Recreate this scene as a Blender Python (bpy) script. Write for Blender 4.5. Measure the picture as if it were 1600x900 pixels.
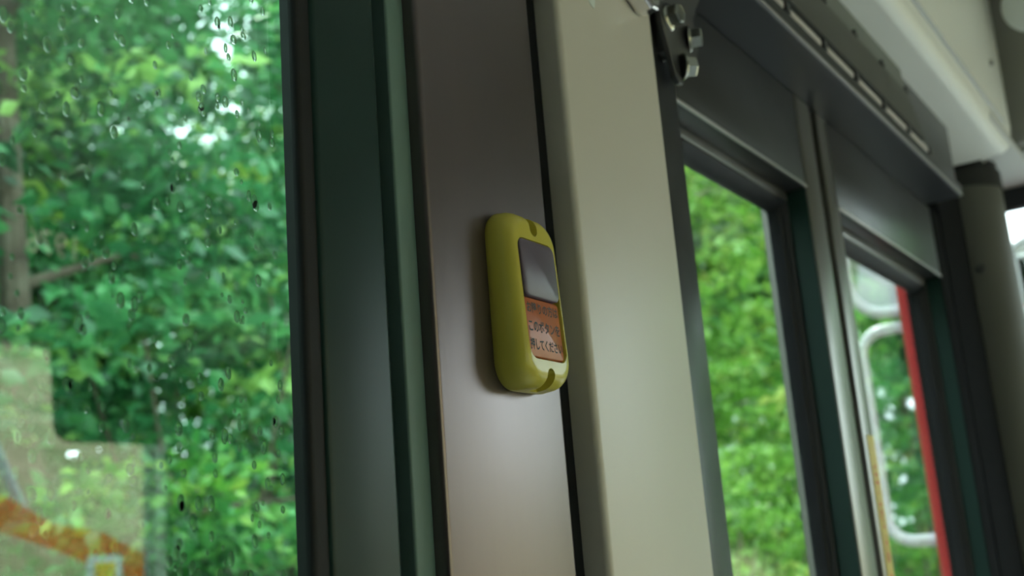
import bpy, bmesh, math, random
import numpy as np
from mathutils import Vector, Matrix

# ------------------------------------------------------------------ scene, camera, sky, exposure
for o in list(bpy.data.objects):
    bpy.data.objects.remove(o, do_unlink=True)
scene = bpy.context.scene
col = scene.collection
# world axes: +X towards the front of the bus, +Y out through its left side, +Z up; the bus floor is z = 0
CAM = Vector((0.0, 0.0, 1.40))
cam_d = bpy.data.cameras.new('camera')
cam_d.sensor_width = 36.0
cam_d.lens = 36.0 * 1785.0 / 1600.0
cam_d.clip_start = 0.02
cam_d.clip_end = 500
cam_d.dof.use_dof = True
cam_d.dof.focus_distance = 0.61
cam_d.dof.aperture_fstop = 8.6
cam = bpy.data.objects.new('camera', cam_d)
col.objects.link(cam)
R_ = ((0.55127, -0.15390, -0.82001), (-0.83075, -0.19214, -0.52243), (-0.07716, 0.96923, -0.23377))
m4 = Matrix(R_).to_4x4()
m4.translation = CAM
cam.matrix_world = m4
scene.camera = cam

world = bpy.data.worlds.new('sky')
scene.world = world
world.use_nodes = True
wn = world.node_tree.nodes
bg = wn['Background']
bg.inputs['Color'].default_value = (0.82, 0.915, 1.0, 1)      # even overcast sky
bg.inputs['Strength'].default_value = 4.7

sun_d = bpy.data.lights.new('sun', 'SUN')
sun_d.energy = 5.0
sun_d.angle = math.radians(12)
sun_d.color = (1.0, 0.97, 0.91)
sun = bpy.data.objects.new('sun', sun_d)
col.objects.link(sun)
# sun behind the trees on the left of the bus, high up
sdir = Vector((0.35, 0.55, 1.15)).normalized()
sun.rotation_euler = sdir.to_track_quat('Z', 'Y').to_euler()
sun.location = (3, 6, 14)

vs = scene.view_settings
vs.view_transform = 'Standard'
vs.look = 'None'
vs.gamma = 1.0
vs.use_curve_mapping = False
vs.exposure = 0.45

rng = np.random.default_rng(7)
random.seed(7)

# ------------------------------------------------------------------ materials
def mat(name, color, rough=0.5, metal=0.0, spec=0.5, var=0.06, scale=30.0, bump=0.0, bscale=400.0,
        coat=0.0, stretch=(1, 1, 1), trans=0.0, ior=1.5, rvar=0.0):
    m = bpy.data.materials.new(name)
    m.use_nodes = True
    nt = m.node_tree
    b = nt.nodes['Principled BSDF']
    tc = nt.nodes.new('ShaderNodeTexCoord')
    mp = nt.nodes.new('ShaderNodeMapping')
    mp.inputs['Scale'].default_value = stretch
    nt.links.new(tc.outputs['Object'], mp.inputs['Vector'])
    n = nt.nodes.new('ShaderNodeTexNoise')
    n.inputs['Scale'].default_value = scale
    n.inputs['Detail'].default_value = 5
    nt.links.new(mp.outputs['Vector'], n.inputs['Vector'])
    mix = nt.nodes.new('ShaderNodeMix')
    mix.data_type = 'RGBA'
    c = Vector(color)
    mix.inputs['A'].default_value = (*(c * (1 - var)), 1)
    mix.inputs['B'].default_value = (*(c * (1 + var)), 1)
    nt.links.new(n.outputs['Fac'], mix.inputs['Factor'])
    nt.links.new(mix.outputs['Result'], b.inputs['Base Color'])
    b.inputs['Roughness'].default_value = rough
    b.inputs['Metallic'].default_value = metal
    b.inputs['Specular IOR Level'].default_value = spec
    b.inputs['IOR'].default_value = ior
    b.inputs['Coat Weight'].default_value = coat
    b.inputs['Coat Roughness'].default_value = 0.12
    b.inputs['Transmission Weight'].default_value = trans
    if rvar:
        mr = nt.nodes.new('ShaderNodeMapRange')
        mr.inputs['To Min'].default_value = max(0.02, rough - rvar)
        mr.inputs['To Max'].default_value = rough + rvar
        nt.links.new(n.outputs['Fac'], mr.inputs['Value'])
        nt.links.new(mr.outputs['Result'], b.inputs['Roughness'])
    if bump:
        n2 = nt.nodes.new('ShaderNodeTexNoise')
        n2.inputs['Scale'].default_value = bscale
        n2.inputs['Detail'].default_value = 3
        nt.links.new(mp.outputs['Vector'], n2.inputs['Vector'])
        bp = nt.nodes.new('ShaderNodeBump')
        bp.inputs['Strength'].default_value = bump
        bp.inputs['Distance'].default_value = 0.0005
        nt.links.new(n2.outputs['Fac'], bp.inputs['Height'])
        nt.links.new(bp.outputs['Normal'], b.inputs['Normal'])
    return m


def glass_mat(name, tint, ior=1.5):
    m = bpy.data.materials.new(name)
    m.use_nodes = True
    nt = m.node_tree
    nt.nodes.remove(nt.nodes['Principled BSDF'])
    out = nt.nodes['Material Output']
    t = nt.nodes.new('ShaderNodeBsdfTransparent')
    t.inputs['Color'].default_value = (*tint, 1)
    g = nt.nodes.new('ShaderNodeBsdfGlossy')
    g.inputs['Roughness'].default_value = 0.0
    lw = nt.nodes.new('ShaderNodeLayerWeight')          # Schlick reflectance, alike on both faces of the pane
    lw.inputs['Blend'].default_value = 0.5
    pw = nt.nodes.new('ShaderNodeMath')
    pw.operation = 'POWER'
    pw.inputs[1].default_value = 5.0
    nt.links.new(lw.outputs['Facing'], pw.inputs[0])
    f0 = ((ior - 1) / (ior + 1)) ** 2
    f = nt.nodes.new('ShaderNodeMapRange')
    f.inputs['To Min'].default_value = f0
    f.inputs['To Max'].default_value = 1.0
    nt.links.new(pw.outputs['Value'], f.inputs['Value'])
    mx = nt.nodes.new('ShaderNodeMixShader')
    nt.links.new(f.outputs['Result'], mx.inputs['Fac'])
    nt.links.new(t.outputs['BSDF'], mx.inputs[1])
    nt.links.new(g.outputs['BSDF'], mx.inputs[2])
    nt.links.new(mx.outputs['Shader'], out.inputs['Surface'])
    return m


def leaf_mat(name, stops, gloss=0.35, translucent=0.4):
    m = bpy.data.materials.new(name)
    m.use_nodes = True
    nt = m.node_tree
    b = nt.nodes['Principled BSDF']
    out = nt.nodes['Material Output']
    at = nt.nodes.new('ShaderNodeAttribute')
    at.attribute_name = 'tone'
    cr = nt.nodes.new('ShaderNodeValToRGB')
    el = cr.color_ramp.elements
    for i, (p, c) in enumerate(stops):
        e = el[i] if i < 2 else el.new(p)
        e.position = p
        e.color = (*c, 1)
    nt.links.new(at.outputs['Fac'], cr.inputs['Fac'])
    nt.links.new(cr.outputs['Color'], b.inputs['Base Color'])
    b.inputs['Roughness'].default_value = gloss
    b.inputs['Specular IOR Level'].default_value = 0.6
    tr = nt.nodes.new('ShaderNodeBsdfTranslucent')
    nt.links.new(cr.outputs['Color'], tr.inputs['Color'])
    mx = nt.nodes.new('ShaderNodeMixShader')
    mx.inputs['Fac'].default_value = translucent
    nt.links.new(b.outputs['BSDF'], mx.inputs[1])
    nt.links.new(tr.outputs['BSDF'], mx.inputs[2])
    nt.links.new(mx.outputs['Shader'], out.inputs['Surface'])
    return m


def mix_mat(name, cols, scale, rough=0.9, bump=0.6):
    m = bpy.data.materials.new(name)
    m.use_nodes = True
    nt = m.node_tree
    b = nt.nodes['Principled BSDF']
    tc = nt.nodes.new('ShaderNodeTexCoord')
    n = nt.nodes.new('ShaderNodeTexNoise')
    n.inputs['Scale'].default_value = scale
    n.inputs['Detail'].default_value = 8
    n.inputs['Roughness'].default_value = 0.65
    nt.links.new(tc.outputs['Object'], n.inputs['Vector'])
    cr = nt.nodes.new('ShaderNodeValToRGB')
    el = cr.color_ramp.elements
    k = len(cols)
    for i, c in enumerate(cols):
        p = 0.3 + 0.4 * i / (k - 1)
        e = el[i] if i < 2 else el.new(p)
        e.position = p
        e.color = (*c, 1)
    nt.links.new(n.outputs['Fac'], cr.inputs['Fac'])
    nt.links.new(cr.outputs['Color'], b.inputs['Base Color'])
    b.inputs['Roughness'].default_value = rough
    bp = nt.nodes.new('ShaderNodeBump')
    bp.inputs['Strength'].default_value = bump
    bp.inputs['Distance'].default_value = 0.03
    nt.links.new(n.outputs['Fac'], bp.inputs['Height'])
    nt.links.new(bp.outputs['Normal'], b.inputs['Normal'])
    return m


M = {}
M['post_grey'] = mat('satin_grey_post', (0.180, 0.148, 0.150), rough=0.30, metal=0.8, spec=0.6, var=0.10, scale=24, bump=0.06, bscale=260, stretch=(1, 1, 0.12), rvar=0.04)
M['beige'] = mat('beige_enamel', (0.64, 0.595, 0.535), rough=0.36, spec=0.6, var=0.03, scale=14, bump=0.05, bscale=700)
M['frame_green'] = mat('dark_green_anodised', (0.014, 0.036, 0.032), rough=0.34, spec=0.22, var=0.2, scale=18, bump=0.03, bscale=500)
M['strip_green'] = mat('green_grey_strip', (0.15, 0.235, 0.215), rough=0.45, spec=0.3, var=0.08, scale=30)
M['matte_rubber'] = mat('matte_black_rubber', (0.016, 0.017, 0.019), rough=1.0, spec=0.0, var=0.2, scale=60)
M['rubber'] = mat('black_rubber', (0.008, 0.009, 0.011), rough=0.6, spec=0.3, var=0.2, scale=60, bump=0.1, bscale=900)
M['gasket'] = mat('dark_gasket', (0.018, 0.020, 0.026), rough=0.55, spec=0.3, var=0.15, scale=60)
M['door'] = mat('black_door_metal', (0.032, 0.033, 0.036), rough=0.32, metal=0.1, spec=0.30, var=0.1, scale=20, bump=0.03, bscale=400, rvar=0.03)
M['door_bead'] = mat('satin_bead', (0.16, 0.16, 0.16), rough=0.34, metal=0.6, spec=0.6, var=0.08, scale=40)
M['header'] = mat('black_header_metal', (0.030, 0.033, 0.040), rough=0.38, spec=0.5, var=0.1, scale=25)
M['panel_dark'] = mat('grey_cover_panel', (0.075, 0.078, 0.074), rough=0.5, spec=0.4, var=0.08, scale=40)
M['panel_mid'] = mat('grey_green_panel', (0.14, 0.155, 0.145), rough=0.5, spec=0.4, var=0.06, scale=40)
M['pale_bar'] = mat('pale_slot_light', (0.62, 0.58, 0.60), rough=0.4, var=0.08, scale=80)  # pale colour painted for the light showing through the header slots
M['edge_light'] = mat('pale_edge_highlight', (0.42, 0.40, 0.41), rough=0.35, metal=0.7, var=0.12, scale=90)  # pale metal painted in for the highlight along dark edges
M['duct'] = mat('ivory_plastic_duct', (0.86, 0.87, 0.84), rough=0.38, spec=0.5, var=0.03, scale=10, bump=0.04, bscale=800)
M['ceiling'] = mat('pale_ceiling_panel', (0.60, 0.61, 0.61), rough=0.6, var=0.03, scale=8)
M['bulk'] = mat('grey_bulkhead', (0.27, 0.27, 0.245), rough=0.6, var=0.05, scale=10)
M['pillar'] = mat('olive_grey_plastic', (0.095, 0.098, 0.088), rough=0.65, spec=0.25, var=0.06, scale=14, bump=0.06, bscale=900)
M['pillar_dark'] = mat('dark_grey_plastic', (0.035, 0.037, 0.038), rough=0.75, spec=0.15, var=0.08, scale=20)
M['steel'] = mat('zinc_plated_steel', (0.50, 0.50, 0.44), rough=0.22, metal=1.0, var=0.12, scale=120, rvar=0.05)
M['chrome'] = mat('chrome', (0.72, 0.69, 0.66), rough=0.13, metal=1.0, var=0.06, scale=60)
M['plate'] = mat('grey_painted_steel', (0.11, 0.11, 0.115), rough=0.33, metal=0.4, spec=0.6, var=0.1, scale=70)
M['yellow'] = mat('yellow_plastic', (0.60, 0.52, 0.08), rough=0.24, spec=0.5, var=0.05, scale=40, bump=0.02, bscale=700)
M['purple'] = mat('purple_grey_plastic', (0.115, 0.085, 0.125), rough=0.36, spec=0.55, var=0.08, scale=90, bump=0.06, bscale=900)
M['orange'] = mat('orange_label', (0.50, 0.135, 0.045), rough=0.30, spec=0.5, var=0.08, scale=120)
M['ink'] = mat('dark_ink', (0.012, 0.010, 0.012), rough=0.5, var=0.1)
M['red_ink'] = mat('red_ink', (0.55, 0.06, 0.04), rough=0.6, var=0.2, scale=300)
M['tape'] = mat('yellow_tape', (0.60, 0.47, 0.08), rough=0.5, var=0.12, scale=90)
M['white_paint'] = mat('white_paint', (0.78, 0.82, 0.86), rough=0.3, var=0.03, scale=30)
M['mirror'] = mat('mirror_glass', (0.80, 0.85, 0.83), rough=0.02, metal=1.0, var=0.02)
M['red_paint'] = mat('red_body_paint', (0.60, 0.045, 0.055), rough=0.28, spec=0.5, var=0.04, scale=6, coat=0.4)
M['paper'] = mat('white_sticker', (0.75, 0.80, 0.78), rough=0.5, var=0.03)
M['floor'] = mat('grey_vinyl_floor', (0.28, 0.28, 0.285), rough=0.6, var=0.25, scale=160)
M['wall_in'] = mat('beige_wall_panel', (0.32, 0.32, 0.33), rough=0.55, var=0.04, scale=12)
M['visor'] = mat('dark_visor', (0.018, 0.020, 0.026), rough=0.5, var=0.12, scale=40)
M['pane'] = glass_mat('tinted_green_pane', (0.80, 0.93, 0.86), ior=1.95)
M['pane_clear'] = glass_mat('clear_pane', (0.90, 0.95, 0.92), ior=1.45)
M['drop'] = bpy.data.materials.new('rain_water')
M['drop'].use_nodes = True
_b = M['drop'].node_tree.nodes['Principled BSDF']
_b.inputs['Transmission Weight'].default_value = 1.0
_b.inputs['Roughness'].default_value = 0.02
_b.inputs['IOR'].default_value = 1.33
M['leaf_a'] = leaf_mat('leaf_green', [(0.0, (0.022, 0.095, 0.028)), (0.45, (0.060, 0.25, 0.055)), (0.8, (0.18, 0.45, 0.07)), (1.0, (0.42, 0.62, 0.11))])
M['leaf_b'] = leaf_mat('leaf_blue_green', [(0.0, (0.018, 0.088, 0.036)), (0.5, (0.056, 0.245, 0.090)), (0.85, (0.14, 0.42, 0.14)), (1.0, (0.34, 0.58, 0.15))], gloss=0.28)
M['leaf_c'] = leaf_mat('leaf_bright', [(0.0, (0.05, 0.16, 0.02)), (0.5, (0.14, 0.36, 0.045)), (0.85, (0.28, 0.52, 0.09)), (1.0, (0.5, 0.64, 0.16))])
M['bark'] = mix_mat('bark', [(0.05, 0.035, 0.025), (0.12, 0.09, 0.065), (0.20, 0.17, 0.13)], 9)
M['bark_pale'] = mix_mat('pale_bark', [(0.20, 0.17, 0.14), (0.36, 0.32, 0.28), (0.48, 0.45, 0.41)], 7)
M['soil'] = mix_mat('mossy_soil', [(0.03, 0.06, 0.015), (0.07, 0.08, 0.03), (0.05, 0.13, 0.025)], 1.3)
M['bank'] = mix_mat('bare_bank', [(0.12, 0.19, 0.05), (0.32, 0.27, 0.16), (0.46, 0.37, 0.25)], 1.6)
M['asphalt'] = mix_mat('asphalt', [(0.20, 0.20, 0.20), (0.29, 0.29, 0.285)], 30)
M['orange_net'] = mat('orange_sheet', (0.85, 0.30, 0.06), rough=0.6, var=0.2, scale=8)
M['sign_yellow'] = mat('sign_yellow', (0.85, 0.60, 0.02), rough=0.4, var=0.1, scale=8)
M['digit'] = mat('cream_digits', (0.85, 0.78, 0.70), rough=0.5, var=0.03)
_d = M['digit'].node_tree.nodes['Principled BSDF']
_d.inputs['Emission Color'].default_value = (1.0, 0.86, 0.66, 1)      # glow added to the plate digits so their reflection shows
_d.inputs['Emission Strength'].default_value = 0.8
M['plate_dark'] = mat('dark_number_plate', (0.04, 0.05, 0.045), rough=0.6, var=0.1)

# ------------------------------------------------------------------ object helpers
def wloc(o):
    v = Vector((0, 0, 0))
    while o is not None:
        v = v + o.location
        o = o.parent
    return v


def link(name, me, parent=None, loc=(0, 0, 0)):
    """mesh data in coordinates relative to loc (world); parent offset is taken out"""
    o = bpy.data.objects.new(name, me)
    col.objects.link(o)
    loc = Vector(loc)
    if parent is not None:
        o.parent = parent
        loc = loc - wloc(parent)
    o.location = loc
    return o


def tag(o, label=None, cat=None, group=None, kind=None):
    if label: o['label'] = label
    if cat: o['category'] = cat
    if group: o['group'] = group
    if kind: o['kind'] = kind
    return o


def thing(name, loc, label, cat, group=None, kind=None):
    o = bpy.data.objects.new(name, None)
    o.empty_display_size = 0.05
    col.objects.link(o)
    o.location = loc
    return tag(o, label, cat, group, kind)


def to_mesh(bm, name, m, smooth=False):
    bmesh.ops.recalc_face_normals(bm, faces=bm.faces[:])
    me = bpy.data.meshes.new(name)
    bm.to_mesh(me)
    bm.free()
    if m is not None:
        me.materials.append(m)
    if smooth:
        me.polygons.foreach_set('use_smooth', [True] * len(me.polygons))
        try:
            me.set_sharp_from_angle(angle=math.radians(38))
        except Exception:
            pass
    return me


def centre(bm, loc):
    bmesh.ops.translate(bm, verts=bm.verts[:], vec=-Vector(loc))


def box(name, x0, x1, y0, y1, z0, z1, m, parent=None, bevel=0.0, seg=2):
    c = Vector(((x0 + x1) / 2, (y0 + y1) / 2, (z0 + z1) / 2))
    bm = bmesh.new()
    bmesh.ops.create_cube(bm, size=1.0)
    bmesh.ops.scale(bm, verts=bm.verts[:], vec=(x1 - x0, y1 - y0, z1 - z0))
    if bevel:
        bmesh.ops.bevel(bm, geom=bm.edges[:], offset=bevel, segments=seg, profile=0.5, affect='EDGES')
    return link(name, to_mesh(bm, name, m, bevel > 0), parent, c)


def extrude(name, pts, axis, a, b, m, parent=None, smooth=False, bevel_end=0.0):
    """closed 2D outline swept along an axis: 'x' pts=(y,z); 'y' pts=(x,z); 'z' pts=(x,y)"""
    def P(p, t):
        return {'x': (t, p[0], p[1]), 'y': (p[0], t, p[1]), 'z': (p[0], p[1], t)}[axis]
    bm = bmesh.new()
    va = [bm.verts.new(P(p, a)) for p in pts]
    vb = [bm.verts.new(P(p, b)) for p in pts]
    n = len(pts)
    fa = bm.faces.new(va[::-1])
    fb = bm.faces.new(vb)
    for i in range(n):
        j = (i + 1) % n
        bm.faces.new((va[i], va[j], vb[j], vb[i]))
    if bevel_end:
        eds = list({e for f in (fa, fb) for e in f.edges})
        bmesh.ops.bevel(bm, geom=eds, offset=bevel_end, segments=3, profile=0.5, affect='EDGES')
    xs = [v.co for v in bm.verts]
    c = Vector([(min(v[i] for v in xs) + max(v[i] for v in xs)) / 2 for i in range(3)])
    centre(bm, c)
    bmesh.ops.triangulate(bm, faces=[f for f in bm.faces if len(f.verts) > 8])
    return link(name, to_mesh(bm, name, m, smooth), parent, c)


def arc(cx, cy, r, a0, a1, n=8):
    return [(cx + r * math.cos(math.radians(a0 + (a1 - a0) * i / n)), cy + r * math.sin(math.radians(a0 + (a1 - a0) * i / n))) for i in range(n + 1)]


def tube_bm(path, radii, n=10, closed=False):
    bm = bmesh.new()
    path = [Vector(p) for p in path]
    rings = []
    k = len(path)
    prev = None
    for i, p in enumerate(path):
        if closed:
            t = path[(i + 1) % k] - path[i - 1]
        else:
            t = path[min(i + 1, k - 1)] - path[max(i - 1, 0)]
        t.normalize()
        if prev is None:
            ref = Vector((0, 0, 1)) if abs(t.z) < 0.9 else Vector((1, 0, 0))
            u = t.cross(ref).normalized()
        else:
            u = (prev - t * prev.dot(t)).normalized()
        prev = u
        w = t.cross(u)
        r = radii[i] if hasattr(radii, '__len__') else radii
        rings.append([bm.verts.new(p + (u * math.cos(2 * math.pi * j / n) + w * math.sin(2 * math.pi * j / n)) * r) for j in range(n)])
    rr = rings + ([rings[0]] if closed else [])
    for a, b in zip(rr[:-1], rr[1:]):
        for j in range(n):
            bm.faces.new((a[j], a[(j + 1) % n], b[(j + 1) % n], b[j]))
    if not closed:
        bm.faces.new(rings[0][::-1])
        bm.faces.new(rings[-1])
    return bm


def tube(name, path, radii, m, parent=None, n=10, closed=False, loc=None):
    bm = tube_bm(path, radii, n, closed)
    c = Vector(loc) if loc is not None else Vector(path[0])
    centre(bm, c)
    return link(name, to_mesh(bm, name, m, True), parent, c)


def text_mesh(name, body, size, m, width=None, height=None, bold=0.0):
    """lettering as flat mesh, centred on its own bounding box, in local XY"""
    c = bpy.data.curves.new(name, 'FONT')
    c.body = body
    c.size = size
    c.align_x = 'CENTER'
    c.resolution_u = 3
    c.offset = bold
    o = bpy.data.objects.new(name, c)
    col.objects.link(o)
    bpy.context.view_layer.update()
    dg = bpy.context.evaluated_depsgraph_get()
    me = bpy.data.meshes.new_from_object(o.evaluated_get(dg))
    bpy.data.objects.remove(o, do_unlink=True)
    bpy.data.curves.remove(c)
    co = np.empty(len(me.vertices) * 3)
    me.vertices.foreach_get('co', co)
    co = co.reshape(-1, 3)
    lo, hi = co.min(0), co.max(0)
    co -= (lo + hi) / 2
    if width:
        co[:, 0] *= width / max(1e-6, (hi - lo)[0])
    if height:
        co[:, 1] *= height / max(1e-6, (hi - lo)[1])
    me.vertices.foreach_set('co', co.ravel())
    me.materials.clear()
    me.materials.append(m)
    me.update()
    return me


def on_wall(o):
    """local XY lettering -> stands in the XZ plane, read from inside the bus (facing -Y)"""
    o.rotation_euler = (math.radians(90), 0, 0)
    return o

# ------------------------------------------------------------------ the bus shell
YW = 0.36       # inner face of the doors and left wall
YR = -1.85      # inner face of the right wall
XB, XF = -4.6, 2.34
floor = tag(box('floor', XB, XF, YR - 0.08, 0.44, -0.06, 0.0, M['floor']), 'grey vinyl floor of the bus', 'floor', kind='structure')
ceil = tag(box('ceiling', XB, XF, YR - 0.08, 0.46, 2.45, 2.50, M['ceiling']), 'pale ceiling of the bus', 'ceiling', kind='structure')
wl = thing('wall_left', (-1.2, 0.40, 0.0), 'left side wall of the bus around the window', 'wall', kind='structure')
box('wall_panel', XB, 0.62, 0.385, 0.46, 0.0, 0.86, M['wall_in'], wl)
box('wall_panel', XB, 0.62, 0.385, 0.46, 2.02, 2.45, M['wall_in'], wl)
box('wall_panel', XB, -1.10, 0.385, 0.46, 0.86, 2.02, M['wall_in'], wl)  # made solid instead of windowed, to cut light from the rear
box('wall_panel', 0.50, 0.62, 0.405, 0.46, 0.86, 2.02, M['wall_in'], wl)
box('wall_panel', 0.62, 2.34, 0.405, 0.46, 1.895, 2.45, M['wall_in'], wl)
wr = thing('wall_right', (-1.2, YR, 0.0), 'right side wall of the bus around the driver window', 'wall', kind='structure')
box('wall_panel', XB, XF, YR - 0.07, YR, 0.0, 0.95, M['wall_in'], wr)
box('wall_panel', XB, XF, YR - 0.07, YR, 2.05, 2.45, M['wall_in'], wr)
for a, b in ((2.165, XF), (0.55, 0.68), (XB, -0.35)):  # rearmost panel replaces windows, added to keep the rear of the cabin dark
    box('wall_panel', a, b, YR - 0.07, YR, 0.95, 2.05, M['wall_in'], wr)
for k, (a, b) in enumerate(((0.68, 2.165), (-0.35, 0.55))):
    w = thing('window_%d' % (k + 2), ((a + b) / 2, YR - 0.04, 0.95), ['driver side window with the dark visor hanging in it', 'passenger window behind the driver'][k], 'window', kind='structure')
    box('pane', a, b, YR - 0.045, YR - 0.041, 0.95, 2.05, M['pane_clear'], w)
wb = tag(box('wall_rear', XB - 0.06, XB, YR - 0.08, 0.46, 0.0, 2.45, M['wall_in']), 'rear wall of the bus', 'wall', kind='structure')
# front: soffit above the windscreen, bulkhead, panel under the screen
wf = thing('wall_front', (2.3, -0.8, 0.0), 'front bulkhead and soffit above the windscreen', 'wall', kind='structure')
extrude('bulkhead_panel', [(2.0, 2.45), (2.0, 2.05), (2.003, 2.033), (2.012, 2.022), (2.03, 2.018), (2.34, 2.018), (2.34, 2.45)], 'y', YR, 0.4045, M['bulk'], wf, True)
box('soffit_panel', 1.80, 2.34, 0.252, 0.404, 2.006, 2.0178, M['ceiling'], wf, 0.004)
box('soffit_panel', 2.035, 2.34, YR, 0.252, 2.010, 2.0178, M['ceiling'], wf, 0.002)
box('dash_panel', 2.26, 2.34, YR, 0.36, 0.0, 0.82, M['pillar_dark'], wf, 0.01)
box('corner_panel', 2.24, 2.34, YR, -1.42, 0.82, 2.006, M['pillar_dark'], wf, 0.01)
w3 = thing('window_4', (2.31, -0.6, 0.82), 'windscreen glass beside the front pillar', 'window', kind='structure')
box('pane', 2.300, 2.305, -1.42, 0.40, 0.82, 2.006, M['pane_clear'], w3)

# ------------------------------------------------------------------ window_1: left side window with its frame
w1 = thing('window_1', (0.30, 0.372, 0.86), 'rain-spotted side window in a dark green-black frame', 'window', kind='structure')
box('pane', -1.10, 0.392, 0.372, 0.376, 0.84, 2.04, M['pane'], w1)
extrude('seal', [(0.3862, 0.3715), (0.3862, 0.366)] + arc(0.3902, 0.366, 0.004, 180, 270, 4) + [(0.4000, 0.362), (0.4000, 0.3715)], 'z', 0.86, 2.02, M['rubber'], w1, True)
extrude('frame', [(0.3965, 0.3712), (0.3965, 0.3635)] + arc(0.4000, 0.3635, 0.0035, 180, 270, 4) + arc(0.4440, 0.3640, 0.004, 270, 360, 5) + [(0.4480, 0.405), (0.4300, 0.405), (0.3990, 0.3712)], 'z', 0.86, 2.02, M['frame_green'], w1, True)
box('frame_groove', 0.4480, 0.4590, 0.380, 0.405, 0.86, 2.02, M['rubber'], w1)
extrude('cover_strip', [(0.4590, 0.405), (0.4590, 0.3625)] + arc(0.4605, 0.3625, 0.0015, 180, 270, 3) + [(0.4740, 0.361), (0.4740, 0.405)], 'z', 0.86, 2.02, M['strip_green'], w1, True)
box('frame', -1.10, 0.448, 0.362, 0.405, 0.83, 0.87, M['frame_green'], w1, 0.003)
box('frame', -1.10, 0.448, 0.362, 0.405, 2.00, 2.03, M['frame_green'], w1, 0.003)
box('frame', -1.14, -1.08, 0.362, 0.405, 0.83, 2.03, M['frame_green'], w1, 0.003)
# ------------------------------------------------------------------ trim_1: grey post that carries the button
pts = [(0.4742, 0.385), (0.4742, 0.3560)] + arc(0.4772, 0.3550, 0.003, 180, 270, 6) + arc(0.5965, 0.3560, 0.004, 270, 350, 6) + [(0.6004, 0.385)]
t1 = tag(extrude('trim_1', pts, 'z', 0.0, 2.05, M['post_grey'], None, True), 'satin grey window post that carries the yellow button', 'post', kind='structure')
gap = tag(box('trim_2', 0.6008, 0.6218, 0.3585, 0.40, 0.0, 2.05, M['matte_rubber'], None, 0.004, 3), 'black rubber joint between the grey and the beige posts', 'joint strip', kind='structure')
# trim_3: beige door post
xb, yb, r = 0.6223, 0.3465, 0.0045
pts = [(xb, 0.40), (xb, yb)] + arc(xb + r, yb, r, 180, 270, 8)[1:] + arc(0.7700, 0.3435, 0.0015, 270, 360, 3) + [(0.7715, 0.40)]
t3 = tag(extrude('trim_3', pts, 'z', 0.0, 2.05, M['beige'], None, True), 'wide beige enamelled door post beside the grey post', 'post', kind='structure')
t4 = thing('trim_4', (0.815, 0.36, 0.0), 'dark door frame strip behind the beige post', 'door frame', kind='structure')
box('strip', 0.760, 0.8405, 0.3565, 0.3595, 0.0, 1.88, M['door'], t4, 0.001)

# ------------------------------------------------------------------ door_1: two folding leaves
d1 = thing('door_1', (1.22, 0.38, 0.0), 'black two-leaf folding front door with tall glazed openings', 'door', kind='structure')
ZT, ZB, ZO, ZL = 1.880, 0.02, 1.7705, 0.22


M['satin_stile'] = mat('satin_grey_stile', (0.20, 0.195, 0.175), rough=0.34, metal=0.75, spec=0.5, var=0.06, scale=30, stretch=(1, 1, 0.1))


def leaf(x0, x1, ox0, ox1):
    l = bpy.data.objects.new('leaf', None)
    l.empty_display_size = 0.05
    col.objects.link(l)
    l.parent = d1
    l.location = Vector(((x0 + x1) / 2, 0.38, 0.02)) - d1.location
    y0, y1 = YW, 0.415
    # skin built as four members round the opening
    box('stile', x0, ox0, y0, y1, ZB, ZT, M['satin_stile'] if x1 > 1.5 else M['door'], l, 0.0012)
    box('stile', ox1, x1, y0, y1, ZB, ZT, M['matte_rubber'] if x1 > 1.5 else M['satin_stile'], l, 0.0012)
    box('rail', ox0, ox1, y0 + 0.0004, y1, ZO, ZT, M['door'], l, 0.0012)
    box('rail', ox0, ox1, y0 + 0.0004, y1, ZB, ZL, M['door'], l, 0.0012)
    # pale strip painting the highlight along the top of the opening
    box('edge_highlight', ox0, ox1, y0 - 0.0012, y0 + 0.002, ZO - 0.0008, ZO + 0.0022, M['edge_light'], l, 0.0006)
    # inner frame (a step back from the skin) and glazing gasket
    fy = 0.383
    box('inner_frame', ox0, ox1, fy, y1, ZO - 0.011, ZO, M['door_bead'], l, 0.001)
    box('inner_frame', ox0, ox1, fy, y1, ZL, ZL + 0.012, M['door_bead'], l, 0.001)
    prof_top = [(0.384, ZO - 0.011), (0.384, ZO - 0.0135), (0.390, ZO - 0.0185), (0.396, ZO - 0.0215), (0.402, ZO - 0.0225), (0.402, ZO - 0.011)]
    extrude('gasket', prof_top, 'x', ox0, ox1, M['gasket'], l, True)
    for sx, ox in ((1, ox0), (-1, ox1)):
        pr = [(ox, 0.383), (ox + sx * 0.004, 0.3832), (ox + sx * 0.0065, 0.386), (ox + sx * 0.0075, 0.386), (ox + sx * 0.0085, 0.3885), (ox + sx * 0.013, 0.390), (ox + sx * 0.0165, 0.397), (ox + sx * 0.0175, 0.402), (ox, 0.402)]
        extrude('gasket', pr, 'z', ZL, ZO - 0.011, M['gasket'], l, True)
        # green-black lining of the reveal
        a, b = sorted((ox, ox - sx * 0.0012))
        box('reveal_lining', a if sx > 0 else a - 0.0003, b if sx < 0 else b + 0.0003, y0 + 0.002, 0.384, ZL, ZO - 0.001, M['frame_green'], l)
    box('pane', ox0 + 0.004, ox1 - 0.004, 0.399, 0.402, ZL + 0.004, ZO - 0.013, M['pane_clear'], l)
    return l


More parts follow.
